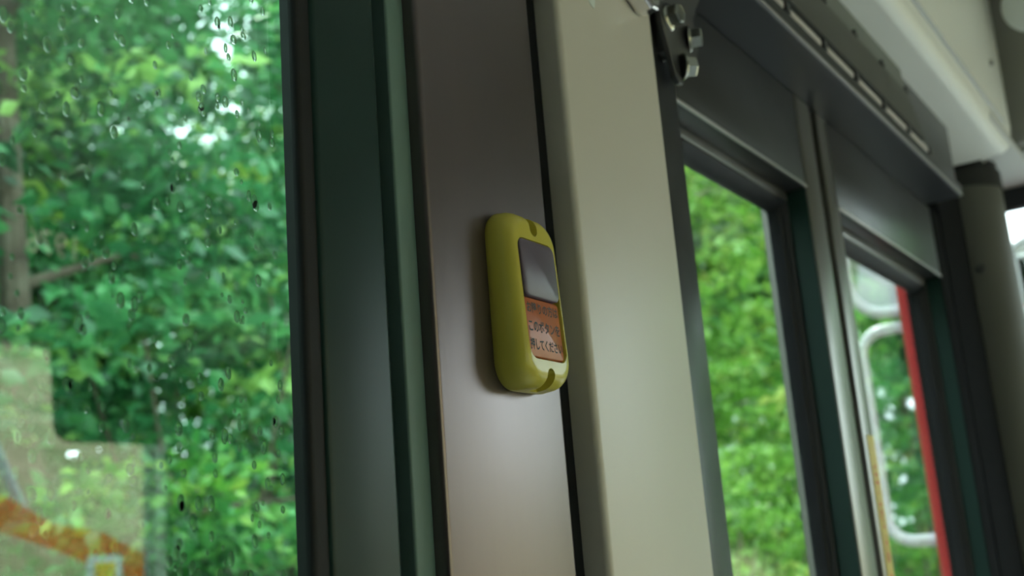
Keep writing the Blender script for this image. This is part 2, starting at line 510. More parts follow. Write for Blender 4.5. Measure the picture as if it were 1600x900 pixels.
leaf1 = leaf(0.637, 1.2235, 0.690, 1.1725)
leaf2 = leaf(1.2445, 1.825, 1.2835, 1.770)
for l, xs in ((leaf1, 1.1772), (leaf2, 1.2790)):
    box('seam_bead', xs - 0.0007, xs + 0.0007, YW - 0.0006, YW + 0.001, ZO, ZT - 0.004, M['door_bead'], l)
box('rubber_joint', 1.2235, 1.2445, 0.372, 0.410, 0.02, 1.878, M['rubber'], d1)
box('rubber_joint', 1.825, 1.865, 0.368, 0.410, 0.02, 1.878, M['rubber'], d1)

# yellow warning tape on the second leaf
tp = thing('warning_tape', (1.262, 0.3595, 1.10), 'narrow yellow warning tape with red writing on the door leaf edge', 'sticker')
box('tape', 1.2560, 1.2810, 0.3592, 0.3598, 1.02, 1.506, M['tape'], tp)
tl = text_mesh('lettering', '\n'.join('手をはさまれないように'), 0.02, M['red_ink'], width=0.0125, height=0.40)
on_wall(link('lettering', tl, tp, (1.2685, 0.3589, 1.275)))

# ------------------------------------------------------------------ trim_5: header box over the door
t5 = thing('trim_5', (1.2, 0.36, 1.88), 'black header box over the folding door', 'door header', kind='structure')
extrude('header_body', [(0.44, 1.8805), (0.3095, 1.8805), (0.3065, 1.8835), (0.3055, 1.8965), (0.312, 1.8975), (0.312, 1.992), (0.44, 1.992)], 'x', 0.60, 1.752, M['header'], t5)
box('lip_highlight', 0.60, 1.746, 0.3048, 0.3085, 1.8800, 1.8835, M['edge_light'], t5, 0.0012)  # pale lip standing in for the highlight on the header edge
px = 0.5845
bar0 = None
while px < 1.50:
    box('slot_light_bar', px, px + 0.094, 0.3065, 0.3115, 1.9005, 1.9085, M['pale_bar'], t5, 0.0022)
    box('slot_clip', px + 0.096, px + 0.108, 0.3050, 0.3115, 1.8990, 1.9105, M['header'], t5, 0.001)
    px += 0.111
extrude('cover_panel', [(0.60, 1.9125), (1.545, 1.9125), (1.478, 1.9605), (0.60, 1.9605)], 'y', 0.3040, 0.3119, M['panel_dark'], t5)
box('upper_strip', 0.60, 1.475, 0.3065, 0.3119, 1.9625, 1.992, M['panel_mid'], t5)
tx = 0.7007
while tx < 1.48:
    extrude('notch_clip', [(tx - 0.006, 1.9602), (tx + 0.009, 1.9602), (tx + 0.003, 1.9685)], 'y', 0.3030, 0.3064, M['rubber'], t5)
    tx += 0.1105

# ------------------------------------------------------------------ trim_6: ivory duct along the ceiling
t6 = thing('trim_6', (1.2, 0.30, 2.0), 'ivory plastic duct running along the ceiling edge', 'ceiling duct', kind='structure')
prof = [(0.44, 2.45), (0.44, 1.9925), (0.3060, 1.9925), (0.3030, 1.9935)] + arc(0.2800, 2.020, 0.0260, 262, 200, 8) + [(0.2530, 2.026), (0.2510, 2.032), (0.2440, 2.45)]
extrude('duct_body', prof, 'x', -4.5, 1.965, M['duct'], t6, True, 0.006)
box('seam_lip', -4.5, 1.90, 0.2478, 0.2535, 2.0215, 2.0245, M['ceiling'], t6, 0.001)
sp = bmesh.new()
bmesh.ops.create_cone(sp, cap_ends=True, segments=16, radius1=0.006, radius2=0.0045, depth=0.004)
o = link('screw', to_mesh(sp, 'screw', M['steel'], True), t6, (1.86, 0.2478, 2.115))
o.rotation_euler = (math.radians(90), 0, 0)
box('sticker', 1.30, 1.415, 0.2476, 0.2486, 2.105, 2.20, M['paper'], t6)

# ------------------------------------------------------------------ trim_7: front pillar
t7 = thing('trim_7', (2.05, 0.37, 0.0), 'olive-grey rounded front pillar beside the windscreen', 'pillar', kind='structure')
pts = arc(2.045, 0.362, 0.068, 150, 330, 18) + [(2.20, 0.345), (2.20, 0.404), (1.98, 0.404)]
extrude('pillar_body', pts, 'z', 0.0, 1.9855, M['pillar'], t7, True)
pts = arc(2.045, 0.362, 0.0705, 150, 330, 18) + [(2.20, 0.345), (2.20, 0.4045), (1.978, 0.4045)]
extrude('pillar_collar', pts, 'z', 1.9600, 1.9900, M['pillar_dark'], t7, True)
extrude('pillar_seam', arc(2.045, 0.362, 0.066, 150, 330, 18) + [(2.19, 0.335), (2.19, 0.40), (1.985, 0.40)], 'z', 1.9895, 2.0062, M['rubber'], t7, True)
extrude('pillar_flange', [(1.866, 0.366), (1.90, 0.362), (1.985, 0.352), (1.985, 0.404), (1.866, 0.404)], 'z', 0.0, 1.99, M['matte_rubber'], t7, True)
for (sx, sy, sz) in ((1.9805, 0.3385, 1.815), (1.984, 0.330, 1.395)):
    sp = bmesh.new()
    bmesh.ops.create_cone(sp, cap_ends=True, segments=14, radius1=0.0085, radius2=0.007, depth=0.005)
    o = link('screw_cap', to_mesh(sp, 'screw_cap', M['visor'], True), t7, (sx, sy, sz))
    o.rotation_euler = (math.radians(90), 0, math.radians(-68))
# windscreen visor
vz = thing('roller_blind', (2.23, -0.4, 2.01), 'dark rolled sun blind along the top of the windscreen', 'sun blind')
extrude('blind_fabric', [(2.225, 2.0055), (2.225, 1.975), (2.228, 1.967), (2.236, 1.963), (2.244, 1.967), (2.247, 1.975), (2.247, 2.0055)], 'y', -1.40, 0.372, M['visor'], vz, True)

# red body corner ahead of the door, outside
pts = arc(1.945, 0.420, 0.050, 100, 180, 8) + [(1.89, 0.405), (2.33, 0.405), (2.33, 0.44), (2.20, 0.462)]
rb = tag(extrude('trim_8', pts, 'z', -0.25, 2.5, M['red_paint'], None, True), 'red painted body corner outside the front door glass', 'body panel', kind='structure')

# ------------------------------------------------------------------ the yellow stop button
BX, BZ, BY = 0.5542, 1.5475, 0.352
HA, HB = 0.0270, 0.0525
sb = thing('stop_button', (BX, BY, BZ - HB), 'yellow stop request button with purple press plate on the grey post', 'stop button')


def depth_at(b):                     # body gets thicker towards its lower end
    return 0.0190 - 0.0050 * b / (2 * HB)


def rr_loop(ha, hb, rad, n=12):
    pts = []
    for (sx, sy, a0) in ((1, 1, 0), (-1, 1, 90), (-1, -1, 180), (1, -1, 270)):
        cx, cy = sx * (ha - rad), sy * (hb - rad)
        for i in range(n + 1):
            a = math.radians(a0 + 90 * i / n)
            pts.append((cx + rad * math.cos(a), cy + rad * math.sin(a)))
        # extra samples along the straight sides
        nx = {(1, 1): (-1, 1), (-1, 1): (-1, -1), (-1, -1): (1, -1), (1, -1): (1, 1)}[(sx, sy)]
        ex = (nx[0] * (ha - rad), nx[1] * (hb - rad))
        a1 = math.radians(a0 + 90)
        s = (cx + rad * math.cos(a1), cy + rad * math.sin(a1))
        e = (ex[0] + rad * math.cos(a1), ex[1] + rad * math.sin(a1))
        for i in range(1, 8):
            pts.append((s[0] + (e[0] - s[0]) * i / 8, s[1] + (e[1] - s[1]) * i / 8))
    return pts


def button_body():
    bm = bmesh.new()
    rings = []
    def ring(ha, hb, rad, fn, db=0.0):
        rings.append([bm.verts.new((BX + a, BY - fn(b + db), BZ + b + db)) for a, b in rr_loop(ha, hb, rad)])
    FR = 0.0115
    ring(HA - 0.0006, HB - 0.0006, 0.0150, lambda b: 0.0)
    ring(HA, HB, 0.0155, lambda b: 0.0012)
    ring(HA + 0.0004, HB + 0.0004, 0.0157, lambda b: 0.5 * (depth_at(b) - FR))
    for i in range(0, 9):
        th = math.radians(90 * i / 8)
        ins = 0.0068 * (1 - math.cos(th))
        ring(HA - ins, HB - ins * 1.35, 0.0155 - ins * 0.6, lambda b, s=math.sin(th): depth_at(b) - FR + FR * s)
    # rim and pocket (pocket centre is a little below the body centre)
    pb = -0.0009
    ring(0.0200, 0.0360, 0.0070, lambda b: depth_at(b) + 0.0001, pb)
    ring(0.0196, 0.0356, 0.0066, lambda b: depth_at(b) - 0.0008, pb)
    ring(0.0194, 0.0354, 0.0064, lambda b: depth_at(b) - 0.0075, pb)
    n = len(rings[0])
    for a, b in zip(rings[:-1], rings[1:]):
        for j in range(n):
            bm.faces.new((a[j], a[(j + 1) % n], b[(j + 1) % n], b[j]))
    bm.faces.new(rings[0][::-1])
    bm.faces.new(rings[-1])
    bmesh.ops.triangulate(bm, faces=[f for f in bm.faces if len(f.verts) > 4])
    return bm


def cutter(z0, sgn):
    """screw recess: rounded slot open towards the end of the body"""
    bm = bmesh.new()
    rad = 0.0040
    pts = arc(0, 0, rad, 180, 360, 10) if sgn > 0 else arc(0, 0, rad, 0, 180, 10)
    out = 0.03 * sgn
    pts = pts + [(pts[-1][0] * 1.15, out), (pts[0][0] * 1.15, out)]
    va = [bm.verts.new((BX + p[0], BY - 0.0075, z0 + p[1])) for p in pts]
    vb = [bm.verts.new((BX + p[0], BY - 0.06, z0 + p[1])) for p in pts]
    bm.faces.new(va)
    bm.faces.new(vb[::-1])
    for i in range(len(pts)):
        j = (i + 1) % len(pts)
        bm.faces.new((va[i], vb[i], vb[j], va[j]))
    bmesh.ops.recalc_face_normals(bm, faces=bm.faces[:])
    me = bpy.data.meshes.new('cut')
    bm.to_mesh(me)
    bm.free()
    o = bpy.data.objects.new('cut', me)
    col.objects.link(o)
    return o


bm = button_body()
bmesh.ops.recalc_face_normals(bm, faces=bm.faces[:])
me = bpy.data.meshes.new('body')
bm.to_mesh(me)
bm.free()
tmp = bpy.data.objects.new('tmp', me)
col.objects.link(tmp)
cuts = [cutter(BZ + 0.0422, 1), cutter(BZ - 0.0452, -1)]
for c in cuts:
    md = tmp.modifiers.new('b', 'BOOLEAN')
    md.operation = 'DIFFERENCE'
    md.solver = 'EXACT'
    md.object = c
bpy.context.view_layer.update()
me2 = bpy.data.meshes.new_from_object(tmp.evaluated_get(bpy.context.evaluated_depsgraph_get()))
bpy.data.objects.remove(tmp, do_unlink=True)
for c in cuts:
    bpy.data.objects.remove(c, do_unlink=True)
me2.materials.clear()
me2.materials.append(M['yellow'])
me2.transform(Matrix.Translation((-BX, -BY, -(BZ - HB))))
me2.polygons.foreach_set('use_smooth', [True] * len(me2.polygons))
me2.set_sharp_from_angle(angle=math.radians(40))
me2.name = 'body'
body = link('body', me2, sb, (BX, BY, BZ - HB))


def slab(name, za, zb, ha, top, low, rad, m, parent):
    """rounded plate lying in the pocket; top/low = distance of its face / back below the rim"""
    hb = (zb - za) / 2
    zc = (za + zb) / 2 - BZ
    bm = bmesh.new()
    loops = []
    for ins, dd in ((0, low), (0, top + 0.0008), (0.0003, top + 0.0003), (0.0009, top)):
        loops.append([bm.verts.new((BX + a, BY - (depth_at(zc + b) - dd), BZ + zc + b)) for a, b in rr_loop(ha - ins, hb - ins, rad, 6)])
    n = len(loops[0])
    for a, b in zip(loops[:-1], loops[1:]):
        for j in range(n):
            bm.faces.new((a[j], a[(j + 1) % n], b[(j + 1) % n], b[j]))
    bm.faces.new(loops[0][::-1])
    bm.faces.new(loops[-1])
    c = Vector((BX, BY, BZ + zc))
    centre(bm, c)
    return link(name, to_mesh(bm, name, m, True), parent, c)


plate_p = tag(slab('press_plate', 1.5472, 1.5818, 0.0188, -0.0010, 0.0074, 0.0045, M['purple'], sb), 'purple-grey translucent press plate')
plate_o = tag(slab('label_plate', 1.5118, 1.5468, 0.0189, 0.0010, 0.0074, 0.0022, M['orange'], sb), 'orange label plate with black Japanese writing')
tilt = math.atan2(0.0050, 2 * HB)
for body_t, zc, wd in (('お降りの方は', 1.5410, 0.0335), ('このボタンを', 1.5302, 0.0335), ('押してください', 1.5195, 0.0345)):
    tm = text_mesh('lettering', body_t, 0.006, M['ink'], width=wd, height=0.0068, bold=0.00013)
    o = link('lettering', tm, plate_o, (BX, BY - (depth_at(zc - BZ) - 0.0010) - 0.00012, zc))
    o.rotation_euler = (math.radians(90) - tilt, 0, 0)

# ------------------------------------------------------------------ bracket with three bolts, clamp, screw, sticker
bk = thing('rail_bracket', (0.83, 0.3445, 1.78), 'grey steel bracket fixed by three flange bolts at the door top', 'bracket')
bpts = [(0.7985, 1.860), (0.8015, 1.822), (0.8180, 1.778)] + [(0.8235, 1.7735), (0.8305, 1.7745), (0.8375, 1.783)] + [(0.8480, 1.795), (0.8660, 1.808), (0.8740, 1.822), (0.8690, 1.836), (0.8690, 1.848), (0.8790, 1.862), (0.9150, 1.905), (0.8700, 1.925), (0.8100, 1.905)]
extrude('plate', bpts, 'y', 0.3450, 0.3500, M['plate'], bk, False, 0.0006)
box('standoff', 0.812, 0.862, 0.3500, 0.3566, 1.800, 1.870, M['plate'], bk)


def bolt_mesh():
    bm = bmesh.new()
    def ring(r, z, n, off=0.0):
        return [bm.verts.new((r * math.cos(2 * math.pi * i / n + off), r * math.sin(2 * math.pi * i / n + off), z)) for i in range(n)]
    n = 24
    a = [ring(0.0102, 0, n), ring(0.0104, 0.0008, n), ring(0.0098, 0.0018, n), ring(0.0082, 0.0026, n)]
    for p, q in zip(a[:-1], a[1:]):
        for i in range(n):
            bm.faces.new((p[i], p[(i + 1) % n], q[(i + 1) % n], q[i]))
    bm.faces.new(a[0][::-1])
    bm.faces.new(a[-1])
    h = [ring(0.0078, 0.0020, 6, 0.3), ring(0.0078, 0.0095, 6, 0.3), ring(0.0068, 0.0108, 6, 0.3)]
    for p, q in zip(h[:-1], h[1:]):
        for i in range(6):
            bm.faces.new((p[i], p[(i + 1) % 6], q[(i + 1) % 6], q[i]))
    bm.faces.new(h[-1])
    d = ring(0.0055, 0.0109, 16)
    e = ring(0.0045, 0.0103, 16)
    for i in range(16):
        bm.faces.new((d[i], d[(i + 1) % 16], e[(i + 1) % 16], e[i]))
    bm.faces.new(e)
    me = bpy.data.meshes.new('bolt')
    bm.to_mesh(me)
    bm.free()
    me.materials.append(M['steel'])
    return me


bolt_me = bolt_mesh()
for k, (x, z) in enumerate(((0.8160, 1.8300), (0.8530, 1.8235), (0.8315, 1.7905))):
    o = link('bolt', bolt_me, bk, (x, 0.3450, z))
    o.rotation_euler = (math.radians(90), 0, 0.4 * k)
    o.scale = (1.15, 1.15, 1.1)
cl = thing('rail_clamp', (0.765, 0.345, 1.81), 'chrome clamp end at the top of the beige post', 'clamp')
cpts = [(0.7100, 1.826), (0.7200, 1.8140), (0.7440, 1.8040), (0.7540, 1.8055), (0.7580, 1.8120), (0.7600, 1.905), (0.6950, 1.905)]
extrude('clamp_body', cpts, 'y', 0.3250, 0.3418, M['chrome'], cl, False, 0.0035)
o = link('bolt', bolt_me, cl, (0.757, 0.3250, 1.823))
o.rotation_euler = (math.radians(90), 0, 0.2)
o.scale = (0.7, 0.7, 0.5)
sp = bmesh.new()
bmesh.ops.create_cone(sp, cap_ends=True, segments=16, radius1=0.0052, radius2=0.0042, depth=0.0016)
o = link('screw', to_mesh(sp, 'screw', M['steel'], True), t4, (0.8215, 0.3560, 1.8010))
o.rotation_euler = (math.radians(90), 0, 0)
st = tag(extrude('post_sticker', [(0.6664, 1.7873), (0.6718, 1.7829), (0.6757, 1.7824), (0.6777, 1.7873), (0.6820, 1.831), (0.6480, 1.831)], 'y', 0.3415, 0.3419, M['paper']), 'pale sticker corner at the top of the beige post', 'sticker')
cm = thing('interior_mirror', (1.93, 0.18, 2.21), 'round pale convex mirror under the ceiling at the front', 'mirror')
sp = bmesh.new()
bmesh.ops.create_uvsphere(sp, u_segments=28, v_segments=14, radius=0.052)
bmesh.ops.scale(sp, verts=sp.verts[:], vec=(0.35, 1, 1))
link('mirror_face', to_mesh(sp, 'mirror_face', M['paper'], True), cm, (1.90, 0.172, 2.212))
tube('stem', [(1.905, 0.172, 2.212), (1.96, 0.172, 2.26), (2.0, 0.172, 2.29)], 0.008, M['pillar_dark'], cm)

# ------------------------------------------------------------------ outside mirrors on the front corner
def rr_path(yc, zc, hy, hz, rad, x, n=8):
    p = []
    for (sy, sz, a0) in ((1, 1, 0), (-1, 1, 90), (-1, -1, 180), (1, -1, 270)):
        for i in range(n + 1):
            a = math.radians(a0 + 90 * i / n)
            p.append((x, yc + sy * (hy - rad) + rad * math.cos(a), zc + sz * (hz - rad) + rad * math.sin(a)))
    return p


def side_mirror(name, label, x, yc, zc, hy, hz, rad, tr=0.014):
    t = thing(name, (x, yc, zc - hz), label, 'mirror', 'outside mirrors at the front corner')
    tube('frame', rr_path(yc, zc, hy, hz, rad, x), tr, M['white_paint'], t, 10, True, (x, yc, zc))
    pts = [(p[1], p[2]) for p in rr_path(yc, zc, hy - 0.004, hz - 0.004, rad, x)]
    extrude('mirror_glass', pts, 'x', x - 0.003, x + 0.003, M['mirror'], t)
    bpts = [(p[1], p[2]) for p in rr_path(yc, zc, hy, hz, rad, x)]
    extrude('back_shell', bpts, 'x', x + 0.004, x + 0.03, M['white_paint'], t, True, 0.008)
    return t


sm1 = side_mirror('side_mirror', 'upper white-framed outside mirror seen through the door glass', 2.60, 0.605, 2.075, 0.125, 0.19, 0.075)
sm2 = side_mirror('side_mirror', 'tall lower white-framed outside mirror seen through the door glass', 2.62, 0.620, 1.615, 0.112, 0.235, 0.055)
sm1.rotation_euler = (0, math.radians(-11), math.radians(6))      # tilted down towards the road
tube('arm', [(2.60, 0.60, 2.20), (2.64, 0.60, 2.40), (2.55, 0.52, 2.52), (2.34, 0.42, 2.52)], 0.014, M['white_paint'], sm1)
tube('arm', [(2.65, 0.62, 1.84), (2.66, 0.61, 1.90), (2.64, 0.60, 2.02)], 0.012, M['white_paint'], sm2)
sm3 = side_mirror('round_mirror', 'small round outside mirror glimpsed past the front pillar', 2.60, 0.325, 1.905, 0.072, 0.085, 0.066, 0.011)
tube('arm', [(2.63, 0.29, 1.985), (2.63, 0.27, 2.15), (2.60, 0.25, 2.48), (2.34, 0.2, 2.52)], 0.012, M['white_paint'], sm3)

# ------------------------------------------------------------------ driver side: things that show in the window reflection
box('window_post', 2.147, 2.166, YR, YR + 0.045, 0.95, 2.12, M['paper'], wr, 0.003)
sv = thing('sun_visor', (2.0, -1.84, 1.81), 'dark rounded sun visor hanging in the driver window', 'sun visor')
vp = [(1.80, 2.06), (1.815, 1.85)] + arc(1.865, 1.845, 0.05, 180, 270, 5) + [(2.17, 1.800), (2.17, 2.06)]
extrude('visor_board', vp, 'y', -1.842, -1.834, M['visor'], sv)
npl = thing('number_plate', (1.80, -1.84, 2.27), 'dark number plate with digits 1976, glow added, above the driver window', 'display')
box('plate_board', 1.70, 1.91, -1.849, -1.845, 2.265, 2.385, M['plate_dark'], npl)
nm = text_mesh('lettering', '1976', 0.08, M['digit'], width=0.15, height=0.07)
o = link('lettering', nm, npl, (1.805, -1.8445, 2.322))
o.rotation_euler = (math.radians(90), 0, math.radians(180))
gr = thing('grab_rail', (1.45, -1.2, 2.3), 'beige grab rail across the aisle under the ceiling', 'grab rail')
tube('rail', [(1.36, -1.75, 2.31), (1.50, -1.2, 2.31)], 0.014, M['beige'], gr)
for q in ((1.37, -1.72), (1.49, -1.23)):
    tube('rail_mount', [(q[0], q[1], 2.31), (q[0], q[1], 2.452)], 0.012, M['steel'], gr)

# ------------------------------------------------------------------ outside ground
def heightfield(name, xs, ys, fn, m, label, cat):
    vs_ = [(x, y, fn(x, y)) for x in xs for y in ys]
    ny = len(ys)
    fs = [(i * ny + j, (i + 1) * ny + j, (i + 1) * ny + j + 1, i * ny + j + 1) for i in range(len(xs) - 1) for j in range(ny - 1)]
    me = bpy.data.meshes.new(name)
    me.from_pydata(vs_, [], fs)
    me.materials.append(m)
    me.polygons.foreach_set('use_smooth', [True] * len(fs))
    o = link(name, me)
    return tag(o, label, cat, kind='structure')


GZ = -0.42
def hill(x, y):
    s = max(0.0, y - 2.2)
    z = GZ + 0.30 * s + 0.10 * math.sin(x * 0.9 + y) * min(1, s) + 0.08 * math.sin(2.3 * y - 0.6 * x) * min(1, s)
    return z - 0.25 * max(0.0, y - 15)


def bank(x, y):
    s = max(0.0, -y - 5.2)
    return GZ + min(1.5, 1.4 * s) + 0.55 * min(3.6 + 6.0 * min(1.0, max(0.0, (12.5 - x) / 3.5)), max(0, s - 1.1)) + 0.12 * math.sin(x * 1.1 + 2 * y) * min(1, s) + 0.06 * math.sin(3.1 * x - y) * min(1, s)


heightfield('ground', np.linspace(-14, 46, 61), np.linspace(1.5, 26, 42), hill, M['soil'], 'mossy forest slope beside the road', 'slope')
heightfield('ground', np.linspace(-14, 46, 61), np.linspace(-22, -4.2, 42), bank, M['bank'], 'bare earth bank across the road', 'bank')
tag(box('ground', -40, 90, -30, 30, GZ - 0.3, GZ - 0.005, M['asphalt']), 'grey asphalt road under the bus', 'road', kind='structure')

# orange sheet fence with sign and poles across the road
fn_ = thing('barrier_fence', (4.3, -5.0, GZ), 'orange sheet barrier across the road', 'barrier')
xs = np.linspace(0.6, 9.0, 43)
bm = bmesh.new()
top = [bm.verts.new((x, -5.0 + 0.03 * math.sin(7 * x), 1.951 - 0.325 * (x - 3.713) + 0.03 * math.sin(9 * x))) for x in xs]
mid = [bm.verts.new((x, -5.0 + 0.05 * math.sin(5 * x + 1), 1.951 - 0.325 * (x - 3.713) - 0.18)) for x in xs]
for i in range(len(xs) - 1):
    bm.faces.new((top[i], top[i + 1], mid[i + 1], mid[i]))
bmesh.ops.solidify(bm, geom=bm.faces[:], thickness=0.01)
centre(bm, (4.3, -5.0, GZ))
link('sheet', to_mesh(bm, 'sheet', M['orange_net'], True), fn_, (4.3, -5.0, GZ))
for x in (1.6, 3.0, 4.53, 5.9, 7.4, 8.8):
    tube('post', [(x, -5.06, GZ), (x, -5.06, 1.98 - 0.325 * (x - 3.713))], 0.022, M['white_paint'], fn_)
tube('stay', [(3.45, -5.08, 2.75), (3.92, -5.08, 1.86)], 0.035, M['white_paint'], fn_)
sg = thing('road_sign', (4.33, -4.9, GZ), 'small white board with a yellow square on the orange barrier', 'sign')
box('board', 4.205, 4.435, -4.92, -4.90, 1.36, 1.63, M['white_paint'], sg, 0.02)
box('yellow_square', 4.245, 4.385, -4.899, -4.893, 1.45, 1.585, M['sign_yellow'], sg, 0.004)
tube('post', [(4.33, -4.93, GZ), (4.33, -4.93, 1.40)], 0.02, M['white_paint'], sg)

# ------------------------------------------------------------------ trees
def leaves_mesh(name, C, N, T, L, W, tone, m):
    """one folded diamond per leaf: centre C, normal N, direction T, length L, width W"""
    n = len(C)
    B = np.cross(N, T)
    B /= np.linalg.norm(B, axis=1, keepdims=True) + 1e-9
    co = np.empty((n, 4, 3))
    co[:, 0] = C - T * L[:, None] * 0.5
    co[:, 1] = C + B * W[:, None] * 0.5 + N * W[:, None] * 0.12
    co[:, 2] = C + T * L[:, None] * 0.5 - N * L[:, None] * 0.08
    co[:, 3] = C - B * W[:, None] * 0.5 + N * W[:, None] * 0.12
    me = bpy.data.meshes.new(name)
    me.vertices.add(n * 4)
    me.vertices.foreach_set('co', co.ravel())
    idx = np.arange(n)[:, None] * 4
    tri = np.concatenate([idx + np.array([[0, 1, 2]]), idx + np.array([[0, 2, 3]])], axis=1).reshape(-1)
    me.loops.add(n * 6)
    me.loops.foreach_set('vertex_index', tri)
    me.polygons.add(n * 2)
    me.polygons.foreach_set('loop_start', np.arange(0, n * 6, 3))
    me.update(calc_edges=True)
    a = me.attributes.new('tone', 'FLOAT', 'FACE')
    a.data.foreach_set('value', np.repeat(tone, 2))
    me.materials.append(m)
    return me


def norm(v):
    return v / (np.linalg.norm(v, axis=1, keepdims=True) + 1e-9)


def crown(sprays, per, spray_r, leaf_len, tone_mu, tone_sd, flat=0.22, upright=0.55):
    """sprays: (k,3) centres; leaves scattered in flattened fans round each"""
    k = len(sprays)
    n = k * per
    cen = np.repeat(sprays, per, axis=0)
    ax = norm(rng.normal(size=(k, 3)) * np.array([1, 1, 0.25]))
    ax = np.repeat(ax, per, axis=0)
    rad = spray_r * np.sqrt(rng.random(n))[:, None]
    side = norm(rng.normal(size=(n, 3)))
    off = side * rad * np.array([1.0, 1.0, flat]) + ax * rad * rng.normal(0, 0.5, size=(n, 1))
    off[:, 2] -= 0.35 * rad[:, 0] ** 2 / spray_r
    C = cen + off
    up = np.array([[0, 0, 1.0]])
    N = norm(up * upright + rng.normal(0, 0.55, size=(n, 3)))
    T = norm(off + rng.normal(0, 0.3, size=(n, 3)) * spray_r)
    T = norm(T - N * (T * N).sum(1, keepdims=True))
    L = leaf_len * rng.uniform(0.6, 1.25, n)
    W = L * rng.uniform(0.45, 0.65, n)
    tone = np.repeat(rng.normal(tone_mu, tone_sd, k), per) + rng.normal(0, 0.10, n)
    return C, N, T, L, W, np.clip(tone, 0, 1)


def tree(name, label, x, y, h, rx, crown_lo, m, bark, sprays=170, per=44, spray_r=0.34, leaf_len=0.085, tone=0.42, tsd=0.27, trunk_r=0.11, lean=0.0, group='forest trees along the road'):
    z0 = (hill(x, y) if y > 0 else bank(x, y)) - 0.05
    t = thing(name, (x, y, z0), label, 'tree', group)
    path, rad = [], []
    for i in range(9):
        f = i / 8
        path.append((x + lean * f + 0.10 * math.sin(3 * f + x), y + 0.10 * math.sin(2.5 * f + y), z0 + h * 0.92 * f))
        rad.append(trunk_r * (1 - 0.8 * f) + 0.006)
    tube('trunk', path, rad, bark, t, 9, loc=(x, y, z0))
    tips = []
    nb = 9
    for i in range(nb):
        f = crown_lo / h + (0.92 - crown_lo / h) * (i + 0.3) / nb
        a = i * 2.4 + x
        j = min(8, int(f / 0.92 * 8))
        b0 = Vector(path[j])
        ln = rx * (0.95 - 0.45 * (f - crown_lo / h)) * random.uniform(0.7, 1.0)
        b1 = b0 + Vector((math.cos(a) * ln * 0.5, math.sin(a) * ln * 0.5, 0.22 * ln))
        b2 = b0 + Vector((math.cos(a) * ln, math.sin(a) * ln, 0.25 * ln))
        rb_ = rad[j] * 0.45
        tube('branch', [b0, b1, b2], [rb_, rb_ * 0.6, rb_ * 0.25], bark, t, 6)
        tips += [(b0, b1, b2)]
    S = []
    for i in range(sprays):
        if random.random() < 0.5:
            b0, b1, b2 = random.choice(tips)
            f = random.random()
            p = b1.lerp(b2, f) if f > 0.2 else b0.lerp(b1, 0.8)
            p = p + Vector((random.gauss(0, 0.25), random.gauss(0, 0.25), random.gauss(0, 0.18)))
        else:
            f = random.random() ** 0.8
            zz = crown_lo + (h - crown_lo) * f
            rr = rx * (1 - 0.55 * f) * math.sqrt(random.uniform(0.25, 1))
            a = random.uniform(0, 2 * math.pi)
            p = Vector((x + lean * f + rr * math.cos(a), y + rr * math.sin(a), z0 + zz))
        S.append(p)
    args = crown(np.array([list(p) for p in S]), per, spray_r, leaf_len, tone, tsd)
    C = args[0] - np.array([[x, y, z0]])
    me = leaves_mesh('foliage', C, *args[1:], m)
    o = link('foliage', me, t, (x, y, z0))
    o['kind'] = 'stuff'
    return t


def shrub(name, label, x, y, h, rx, m, sprays=70, per=44, leaf_len=0.075, tone=0.45, tsd=0.27):
    z0 = hill(x, y) - 0.05 if y > 0 else bank(x, y) - 0.05
    t = thing(name, (x, y, z0), label, 'shrub', 'shrubs under the forest trees')
    for i in range(5):
        a = i * 1.3 + x
        e = Vector((x + math.cos(a) * rx * 0.5, y + math.sin(a) * rx * 0.5, z0 + h * 0.75))
        tube('stem', [(x, y, z0), (x + math.cos(a) * rx * 0.2, y + math.sin(a) * rx * 0.2, z0 + h * 0.4), e], [0.02, 0.014, 0.006], M['bark'], t, 6)
    S = []
    for i in range(sprays):
        f = random.uniform(0.08, 1)
        rr = rx * math.sin(math.pi * (0.25 + 0.7 * f)) * math.sqrt(random.uniform(0.2, 1))
        a = random.uniform(0, 2 * math.pi)
        S.append((x + rr * math.cos(a), y + rr * math.sin(a), z0 + h * f))
    args = crown(np.array(S), per, 0.28, leaf_len, tone, tsd, flat=0.35)
    C = args[0] - np.array([[x, y, z0]])
    o = link('foliage', leaves_mesh('foliage', C, *args[1:], m), t, (x, y, z0))
    o['kind'] = 'stuff'
    return t


A, B_, C_ = M['leaf_a'], M['leaf_b'], M['leaf_c']
